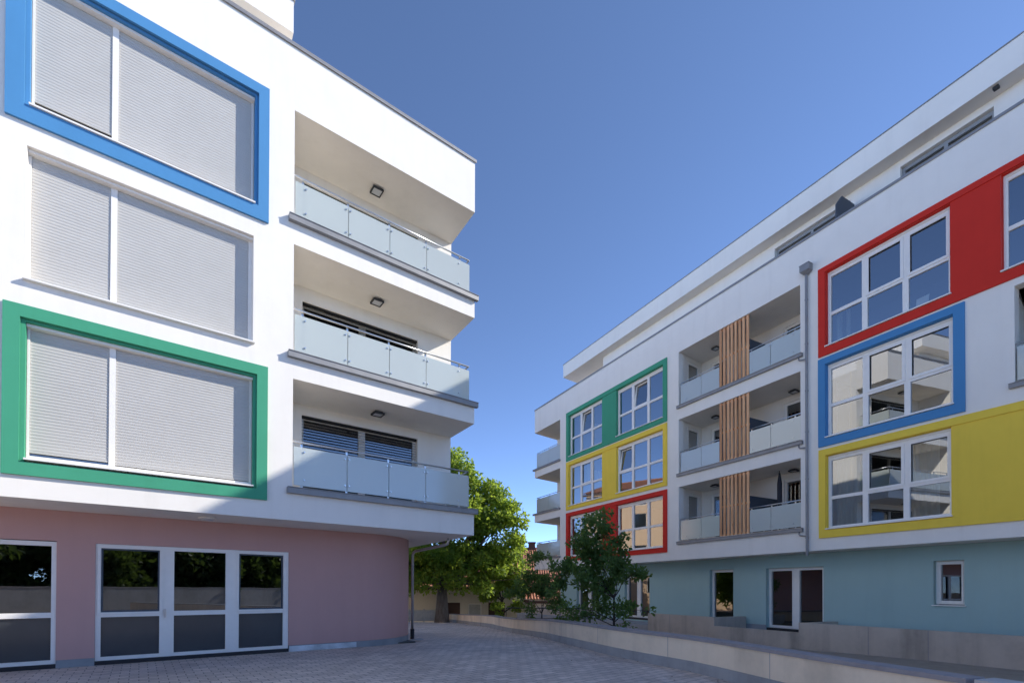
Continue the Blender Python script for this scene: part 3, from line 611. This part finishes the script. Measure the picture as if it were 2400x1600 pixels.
for k in range(150):
    i = random.randint(14, 58); t = random.random()**2*1.6+.05; d = W1[i]-W1[i-1]; d = d/np.hypot(*d); c = W1[i]-np.array([-d[1], d[0]])*t+d*random.uniform(-.3,.3)
    a = random.random()*6.28; r_ = random.uniform(.012,.032); z = gz(c[1])+.006
    m.poly([(c[0]+r_*math.cos(a),c[1]+r_*math.sin(a),z),(c[0]-.5*r_*math.sin(a),c[1]+.5*r_*math.cos(a),z+.008),(c[0]-r_*math.cos(a),c[1]-r_*math.sin(a),z+.004),(c[0]+.5*r_*math.sin(a),c[1]-.5*r_*math.cos(a),z+.012)])
tag(m.build('fallen_leaves', M['brown']), 'dry brown leaves scattered along the foot of the low wall', 'leaves', kind='stuff')
o = empty('drain_cover', (-2.92, 15.0, .004), R(37.6), label='small round drain ring in the paving at the foot of the downpipe', cat='drain')
MB().tube([(0,0,-.01),(0,0,.006)], .17, 24).build('ring', M['foot'], o)
# concrete terrace walls in front of the teal storey (x along the house, y in front of it)
def cwall(pieces, label, joints=()):
    o = empty('concrete_wall', RB.location, RB.rotation_euler.z, label=label, cat='wall')
    mm = MB()
    for (x0, x1, y0, y1, z0, z1) in pieces: mm.box(x0, x1, y0, y1, z0, z1)
    mm.build('wall_body', M['conc'], o)
    jj = MB()
    for (x, y, z0, z1) in joints: jj.box(x-.008, x+.008, y-.003, y+.01, z0, z1)
    if joints: jj.build('joint', M['coping'], o)
    return o
cwall([(-.06,12,-1.02,-.84,-.5,.50),(-.06,.12,-.839,.9,-.5,.49)], 'long grey raw concrete wall below the small window of the teal storey', [(1.95,-1.02,-.4,.495),(3.35,-1.02,-.4,.495),(5.3,-1.02,-.4,.495)])
cwall([(-6.9,-3.36,-.98,-.80,-.5,.50),(-3.54,-3.36,-.799,.9,-.5,.49)], 'stained concrete wall piece right of the young tree, below the narrow door', [(-5.6,-.98,-.4,.495)])
cwall([(-3.355,-.062,-1.0,-.84,-.5,.17)], 'low concrete kerb wall in the gap in front of the double glass door')
cwall([(-19.4,-13.6,-.1,.08,-.9,.42),(-13.78,-13.6,.081,.9,-.9,.41)], 'pale concrete wall piece behind the left young tree')
MB_ = MB(); MB_.box(-19.5, 12, -.8, .99, -.42, -.06)
ter = MB_.build('terrace', M['foot']); ter.location = RB.location; ter.rotation_euler = RB.rotation_euler; tag(ter, kind='structure')

# ------------------------------------------------------------------ vegetation
def leaves(name, centers, radii, counts, size, mat, parent, elong=1.7, droop=.0, flat=.0):
    V = []; 
    for c, r, n in zip(centers, radii, counts):
        u = rng.normal(size=(n,3)); u /= np.linalg.norm(u, axis=1)[:,None]
        rad = rng.random(n)**.45
        p = np.array(c)+u*rad[:,None]*np.array(r)
        ax = rng.normal(size=(n,3))*.7+u*.8; ax[:,2] -= droop; ax /= np.linalg.norm(ax, axis=1)[:,None]
        nn = rng.normal(size=(n,3)); nn[:,2] += flat; sd = np.cross(ax, nn); sd /= np.linalg.norm(sd, axis=1)[:,None]; up = np.cross(sd, ax)
        s = size*(.6+.8*rng.random(n))[:,None]; hw = s*.5/elong*1.0
        a = p; mid = p+ax*s*.5; e = p+ax*s
        V.append(np.stack([a, mid+sd*hw+up*s*.08, e, mid-sd*hw+up*s*.08], 1))
    V = np.concatenate(V); n = len(V)
    me = bpy.data.meshes.new(name); me.vertices.add(n*4); me.vertices.foreach_set('co', V.reshape(-1).astype(np.float32))
    idx = np.arange(n*4).reshape(n,4); tri = np.concatenate([idx[:,[0,1,2]], idx[:,[0,2,3]]], 1).reshape(-1)
    me.loops.add(n*6); me.loops.foreach_set('vertex_index', tri.astype(np.int32)); me.polygons.add(n*2)
    me.polygons.foreach_set('loop_start', np.arange(0, n*6, 3, dtype=np.int32)); me.polygons.foreach_set('loop_total', np.full(n*2, 3, dtype=np.int32))
    me.materials.append(mat); me.update(); me.validate()
    o = bpy.data.objects.new(name, me); COL.objects.link(o); o.parent = parent; return o
def limb(m, p0, p1, r0, r1, sag=0, n=5, jit=.08):
    p0, p1 = Vector(p0), Vector(p1); L_ = (p1-p0).length; pts = []; rr = []
    for i in range(n+1):
        t = i/n; q = p0.lerp(p1, t)
        if 0 < i < n: q += Vector((random.uniform(-1,1), random.uniform(-1,1), random.uniform(-.5,.5)))*jit*L_
        q.z += sag*math.sin(math.pi*t); pts.append(q); rr.append(r0+(r1-r0)*t)
    m.tube(pts, rr, 8); return pts
def crown_tree(name, loc, label, cat, trunk_h, r0, clumps, leaf_n, leaf_s, leafm, barkm, group=None, lean=(0,0), sub=9, spread=.42, droop=.2, fork=None):
    """clumps: (x,y,z,rx,rz) lobes relative to the base; each is broken into sub-clumps of leaves with gaps between"""
    o = empty(name, loc, label=label, cat=cat, group=group); m = MB()
    top = (lean[0], lean[1], trunk_h)
    m.tube([(0,0,-.3),(0,0,.05),(lean[0]*.1,lean[1]*.1,trunk_h*.25),(lean[0]*.5,lean[1]*.5,trunk_h*.6),top], [r0*1.5,r0*1.22,r0,r0*.86,r0*.7], 12)
    C, Rd, K = [], [], []
    tot = sum(c[3]**2*c[4] for c in clumps)
    for (x, y, z, rx, rz) in clumps:
        pts = limb(m, top if z > trunk_h else (lean[0]*.5, lean[1]*.5, max(.2, min(trunk_h*.8, z*.7))), (x, y, z), r0*.42, r0*.09, .1)
        nsub = max(5, int(sub*(rx*rx*rz)**.5))
        for k in range(nsub):
            u = np.array([random.gauss(0,1) for _ in range(3)]); u /= np.linalg.norm(u); t = random.random()**.4
            c = np.array([x, y, z])+u*t*np.array([rx, rx, rz])*.85
            s = spread*(.6+.7*random.random()); C.append(c); Rd.append((s, s, s*.72)); K.append(max(8, int(leaf_n*(rx*rx*rz)/tot/nsub*(s/spread)**1.5)))
            if k % 2 == 0: limb(m, pts[random.randint(2, len(pts)-1)], c, r0*.10, r0*.02, 0, 3, .06)
    m.build('trunk', barkm, o, True)
    leaves('crown', C, Rd, K, leaf_s, leafm, o, droop=droop)
    return o
# the old tree by the end of the paving
big = [(-1.9,0.3,3.6,1.4,1.3),(-.2,-.6,4.2,1.5,1.3),(1.3,.2,3.9,1.5,1.3),(2.7,0,3.7,1.3,1.5),(3.8,.6,4.6,1.25,1.5),(-1.4,.5,6.1,1.7,1.5),(.6,.4,6.6,1.9,1.5),(2.4,.4,6.4,1.8,1.6),(4.0,.6,6.5,1.15,1.2),(-.4,.6,8.4,1.6,1.4),(1.3,.7,8.9,1.4,1.2),(2.7,.7,8.0,1.3,1.1),(.3,.8,9.9,1.1,.9),(-2.2,.4,8.0,1.4,1.2),(-2.3,-.3,2.5,1.0,.9),(-.9,-1.0,2.7,1.0,.7),(1.2,-.9,2.6,.9,.6),(2.3,-.4,2.4,.8,.6),(4.7,.6,3.2,.7,.9)]
big = [tuple(q*1.26 for q in l) for l in big]
crown_tree('old_tree', (-5.35,37.0,gz(37)-.05), 'tall old broadleaf tree with a thick trunk and sunlit yellow green crown', 'tree', 2.9, .50, big, 56000, .27, M['leafbig'], M['bark'], sub=10, spread=.66)
t2 = [(0,0,4.2,1.2,1.1),(1.1,.2,3.4,.9,.9),(-1.2,.1,3.6,1.0,1.0),(.2,.3,5.6,1.0,.9),(1.2,-.2,2.2,.6,.6),(-.3,-.2,1.9,.7,.6)]
crown_tree('slender_tree', (-.80,38.5,terr(0,38.5)), 'slender dark stemmed tree behind the garden wall, in front of the brown gates', 'tree', 2.6, .17, t2, 11000, .18, M['leafbig'], M['bark2'], spread=.42)
y2 = [(.1,0,2.15,.75,.75),(-.5,.1,1.7,.6,.6),(.75,-.1,1.5,.6,.55),(1.0,.1,.75,.5,.45),(.2,.1,2.9,.5,.5),(-.3,.1,1.05,.45,.35),(.55,0,1.9,.55,.5),(.85,-.1,.25,.35,.25)]
crown_tree('young_tree', (1.25,20.2,gz(20)-.25), 'young dark leaved tree left of the bushy one, before the tiled house', 'tree', 1.1, .035, [(a*1.1-.3,b_,c*1.17,d_*1.1,e_*1.15) for a,b_,c,d_,e_ in y2], 5200, .115, M['leafdark'], M['bark2'], sub=16, spread=.25)
y1 = [(0,0,3.1,.50,.62),(-.38,.1,2.55,.62,.52),(.42,-.1,2.6,.60,.50),(-.85,.1,2.1,.55,.42),(.75,.1,2.15,.62,.42),(-1.15,0,1.6,.45,.38),(1.2,0,1.95,.45,.28),(-.3,-.2,1.75,.62,.48),(.4,.2,1.65,.6,.46),(.1,.2,1.05,.55,.4),(.75,-.1,1.0,.5,.35),(-.55,.1,.85,.4,.4),(.9,0,.42,.45,.26),(-.15,0,.4,.5,.3),(1.42,.05,.98,.22,.12),(-.95,-.1,1.05,.25,.15),(0,0,2.2,.7,.5)]
crown_tree('young_tree', (3.08,14.6,-.30), 'bushy young tree with dark leaves in front of the red window frame', 'tree', 1.6, .04, [(a*1.06-.52,b_,c*1.25,d_*1.04,e_*1.1) for a,b_,c,d_,e_ in y1], 9800, .112, M['leafdark'], M['bark2'], sub=24, spread=.21, droop=.1)
def shrub(loc, label, n, r, h, mat, name='shrub', group=None):
    o = empty(name, loc, label=label, cat='shrub', group=group); m = MB()
    for k in range(6):
        a = random.random()*6.28; m.tube([(0,0,0),(r*.5*math.cos(a),r*.5*math.sin(a),h*.6),(r*.8*math.cos(a),r*.8*math.sin(a),h*.95)], [.012,.008,.004], 5)
    m.build('stem', M['bark2'], o); leaves('foliage', [(random.uniform(-r,r)*.6, random.uniform(-r,r)*.6, h*random.uniform(.35,.85)) for _ in range(9)], [(r*.5,r*.5,h*.28)]*9, [n//9]*9, .09, mat, o)
    return o
shrub((-.6,28.6,gz(28.6)-.3), 'low yellow green bush behind the garden wall, under the slender tree', 700, .55, .75, M['leafbig'])
shrub((5.35,5.1,-.25), 'dark green shrub behind the pale coping at the right edge', 700, .35, .55, M['leafdark'])
# dense trees and a wall behind the photographer, and trees behind the left block: seen only mirrored in the panes
def crown(h): return [(0,0,h*.55,h*.26,h*.25),(h*.16,.5,h*.42,h*.2,h*.2),(-h*.16,-.3,h*.45,h*.2,h*.2),(0,.2,h*.8,h*.17,h*.17),(h*.1,-.6,h*.24,h*.22,h*.16),(-h*.12,.6,h*.2,h*.22,h*.15)]
proto = crown_tree('garden_tree', (-13,-17.5,-.3), 'dense garden tree in the row behind the viewer', 'tree', 2.4, .2, crown(8), 9000, .42, M['leafhedge'], M['bark'], group='garden trees in a row behind the viewer', spread=.95, sub=7)
for i in range(1, 14):
    o = copy_tree(proto); o.location = (-13+i*3.6, -17.5+1.2*math.sin(i*2.3), -.3); o.rotation_euler.z = i*1.7; k = 1+.12*math.sin(i*1.9); o.scale = (k, k, k)
bw = empty('boundary_wall', (5,-13.2,-.3), R(-4), label='grey rendered boundary wall in front of the tree row behind the viewer', cat='wall')
MB().box(-20,32,0,.2,0,1.9).build('wall_body', M['foot'], bw); MB().box(-20.03,32.03,-.04,.24,1.901,1.96).build('coping', M['coping'], bw)
for i, (x, y, h, lab) in enumerate(((-14,24,10,'full green tree close behind the left block'),(-12.5,36.5,9,'green tree beside the peach coloured house'))):
    crown_tree('broadleaf_tree', (x,y,-.6), lab, 'tree', h*.3, .22, crown(h), 12000, .30, M['leafbig'], M['bark'], spread=.9, sub=8)

# ------------------------------------------------------------------ background
def gable_house(name, x0, x1, y0, y1, zb, ze, zr, label, cat, wallm, openings, chimney=None, ridge_x=True, ov=.4):
    o = empty(name, ((x0+x1)/2, (y0+y1)/2, zb), label=label, cat=cat); hx, hy = (x1-x0)/2, (y1-y0)/2; H = ze-zb; T = zr-zb
    m = MB(); m.wall(-hx, hx, 0, H, -hy, -hy+.25, [(a-(x0+hx), c-(x0+hx), p-zb, q-zb) for a, c, p, q, _ in openings])
    m.box(-hx, -hx+.25, -hy+.251, hy, 0, H); m.box(hx-.25, hx, -hy+.251, hy, 0, H); m.box(-hx+.251, hx-.251, hy-.25, hy, 0, H)
    for sx in (-hx, hx-.02): m.prism([(0,0),(1,0),(1,1)], 0, 0) if False else m.poly([(sx,-hy,H),(sx,hy,H),(sx,0,T-.1)])
    m.build('wall', wallm, o)
    for a, c, p, q, mt in openings:
        f = MB(); f.wall(a-(x0+hx)+.002, c-(x0+hx)-.002, p-zb+.002, q-zb-.002, -hy+.1, -hy+.17, [(a-(x0+hx)+.07, c-(x0+hx)-.07, p-zb+.07, q-zb-.07)])
        w = f.build('window' if mt != 'brown' else 'garage_door', M['frame'] if mt != 'brown' else M['brown'], o)
        MB().box(a-(x0+hx)+.07, c-(x0+hx)-.07, -hy+.12, -hy+.15, p-zb+.07, q-zb-.07).build('pane' if mt != 'brown' else 'door_leaf', M[mt], w)
    r = MB(); n = int((2*hx+2*ov)/.23)
    for sgn in (-1, 1):
        ye = sgn*(hy+ov); dz = (T-H)/hy*ov
        for k in range(n*4):                                       # rolled clay tiles: a corrugated sheet
            xa = -hx-ov+(2*hx+2*ov)*k/(n*4); xb = -hx-ov+(2*hx+2*ov)*(k+1)/(n*4)
            za = .045*math.sin(2*math.pi*k/4); zb_ = .045*math.sin(2*math.pi*(k+1)/4)
            r.poly([(xa,ye,H-dz+za+.05),(xb,ye,H-dz+zb_+.05),(xb,0,T+zb_),(xa,0,T+za)])
    r.tube([(-hx-ov,0,T+.03),(hx+ov,0,T+.03)], .11, 8)
    rf = r.build('roof', M['tile'], o)
    e = MB()
    for sgn in (-1, 1): e.box(-hx-ov, hx+ov, sgn*(hy+ov-.03)-.03, sgn*(hy+ov-.03)+.03, H-.42, H-.22)
    e.build('eaves_board', M['brown'], o)
    if chimney:
        cx = chimney-(x0+hx); MB().box(cx-.35, cx+.35, -.3, .3, T-.5, T+.55).box(cx-.42, cx+.42, -.36, .36, T+.551, T+.68).build('chimney', M['brown'], rf)
    return o
gable_house('house', -13, 12, 47, 56, -2.3, 3.15, 5.9, 'cream house with a red tiled roof and a chimney behind the trees', 'house', M['house'], [(4.0,5.2,.9,2.1,'glassdark'),(-4.5,-2.2,.4,1.9,'glassdark'),(0.2,1.4,.6,1.8,'glassdark')], chimney=2.1)
gable_house('garage_row', -10, 4.5, 41, 45, -2.1, 1.9, 2.6, 'low cream garage with brown doors behind the garden wall', 'garage', M['house'], [(-6.2,-4.4,-2.0,.42,'brown'),(-3.7,-2.6,-2.0,.35,'fence'),(-2.0,-.6,-2.0,.45,'brown')])
gable_house('garden_shed', 1.4, 5.2, 37.4, 40, -2.0, .9, 1.3, 'small lean shed with a brown front board beside the garage', 'shed', M['house'], [(2.0,3.6,-1.6,.2,'brown')])
# peach house behind the left block, seen mirrored in the red framed window
ph = gable_house('peach_house', -8, 8, -6, 6, -1.5, 12.5, 14.5, 'peach coloured house with white framed windows, mirrored in the lower red frame', 'house', M['peach'], [(x, x+1.6, z, z+1.7, 'glassdark') for x in (-6.2,-2.6,1.0,4.6) for z in (1.2,4.6,8.0,10.6)])
ph.location = (-27, 31.5, -1.5); ph.rotation_euler.z = R(90)
# pale boarded fence left of the old tree
o = empty('fence', (-6.9,37.4,gz(37.4)), R(8), label='pale boarded fence with posts left of the old tree', cat='fence')
for x in (-3.2,-2.1,-1.0,.1,1.0): MB().box(x-.05,x+.05,-.05,.05,0,1.05).build('post', M['fence'], o)
m = MB()
for k in range(34): m.box(-3.2+k*.125, -3.2+k*.125+.105, -.075, -.052, .12, .95)
m.build('board', M['fence'], o); MB().box(-3.2,1.0,-.05,-.02,.25,.33).box(-3.2,1.0,-.05,-.02,.75,.83).build('rail', M['fence'], o)
# dark metal railing above the cellar stair beside the concrete wall
o = empty('metal_railing', (1.6,24.2,-.6), R(-4), label='thin dark metal railing behind the left young tree', cat='railing')
MB().tube([(-1.9,0,1.22),(2.4,0,1.22)], .025, 8).build('top_rail', M['darkmetal'], o); MB().tube([(-1.9,0,.7),(2.4,0,.7)], .015, 8).build('lower_rail', M['darkmetal'], o)
for x in (-1.9,-.6,.8,2.3): MB().tube([(x,0,-.2),(x,0,1.22)], .022, 8).build('post', M['darkmetal'], o)

# ------------------------------------------------------------------ light, sky, camera
AZ, EL = 83, 33.2
w = bpy.data.worlds.new('World'); SC.world = w; w.use_nodes = True; nt = w.node_tree
sky = nt.nodes.new('ShaderNodeTexSky'); sky.sky_type = 'NISHITA'; sky.sun_disc = False; sky.sun_elevation = R(EL); sky.sun_rotation = R(AZ)
sky.altitude = 8000; sky.air_density = .85; sky.dust_density = 2.5; sky.ozone_density = 2.2
bg = nt.nodes['Background']; bg.inputs[1].default_value = .15; nt.links.new(sky.outputs[0], bg.inputs[0])
sl = bpy.data.lights.new('sun', 'SUN'); sl.energy = 2.0; sl.angle = R(.5); sl.color = (1, .95, .86)
so = bpy.data.objects.new('sun', sl); COL.objects.link(so)
dirv = Vector((math.sin(R(AZ))*math.cos(R(EL)), math.cos(R(AZ))*math.cos(R(EL)), math.sin(R(EL))))
so.rotation_euler = dirv.to_track_quat('Z', 'Y').to_euler(); so.location = dirv*60
cam = bpy.data.cameras.new('camera'); co = bpy.data.objects.new('camera', cam); COL.objects.link(co); SC.camera = co
cam.sensor_fit = 'HORIZONTAL'; cam.sensor_width = 36; cam.lens = 1133/2400*36; cam.shift_y = (1369.93-800)/2400; cam.clip_start = .1; cam.clip_end = 3000
p, r_ = R(.5283), R(.1357); cp, sp, cr, sr = math.cos(p), math.sin(p), math.cos(r_), math.sin(r_)
right = Vector((cr, -sp*sr, cp*sr)); up = Vector((-sr, -sp*cr, cp*cr)); back = Vector((0, -cp, -sp))
co.matrix_world = Matrix(((right.x, up.x, back.x, 0), (right.y, up.y, back.y, 0), (right.z, up.z, back.z, 1.55), (0, 0, 0, 1)))
SC.view_settings.view_transform = 'Standard'; SC.view_settings.look = 'None'; SC.view_settings.exposure = 1.55; SC.view_settings.gamma = 1
SC.cycles.max_bounces = 10; SC.cycles.transparent_max_bounces = 16; SC.cycles.diffuse_bounces = 5
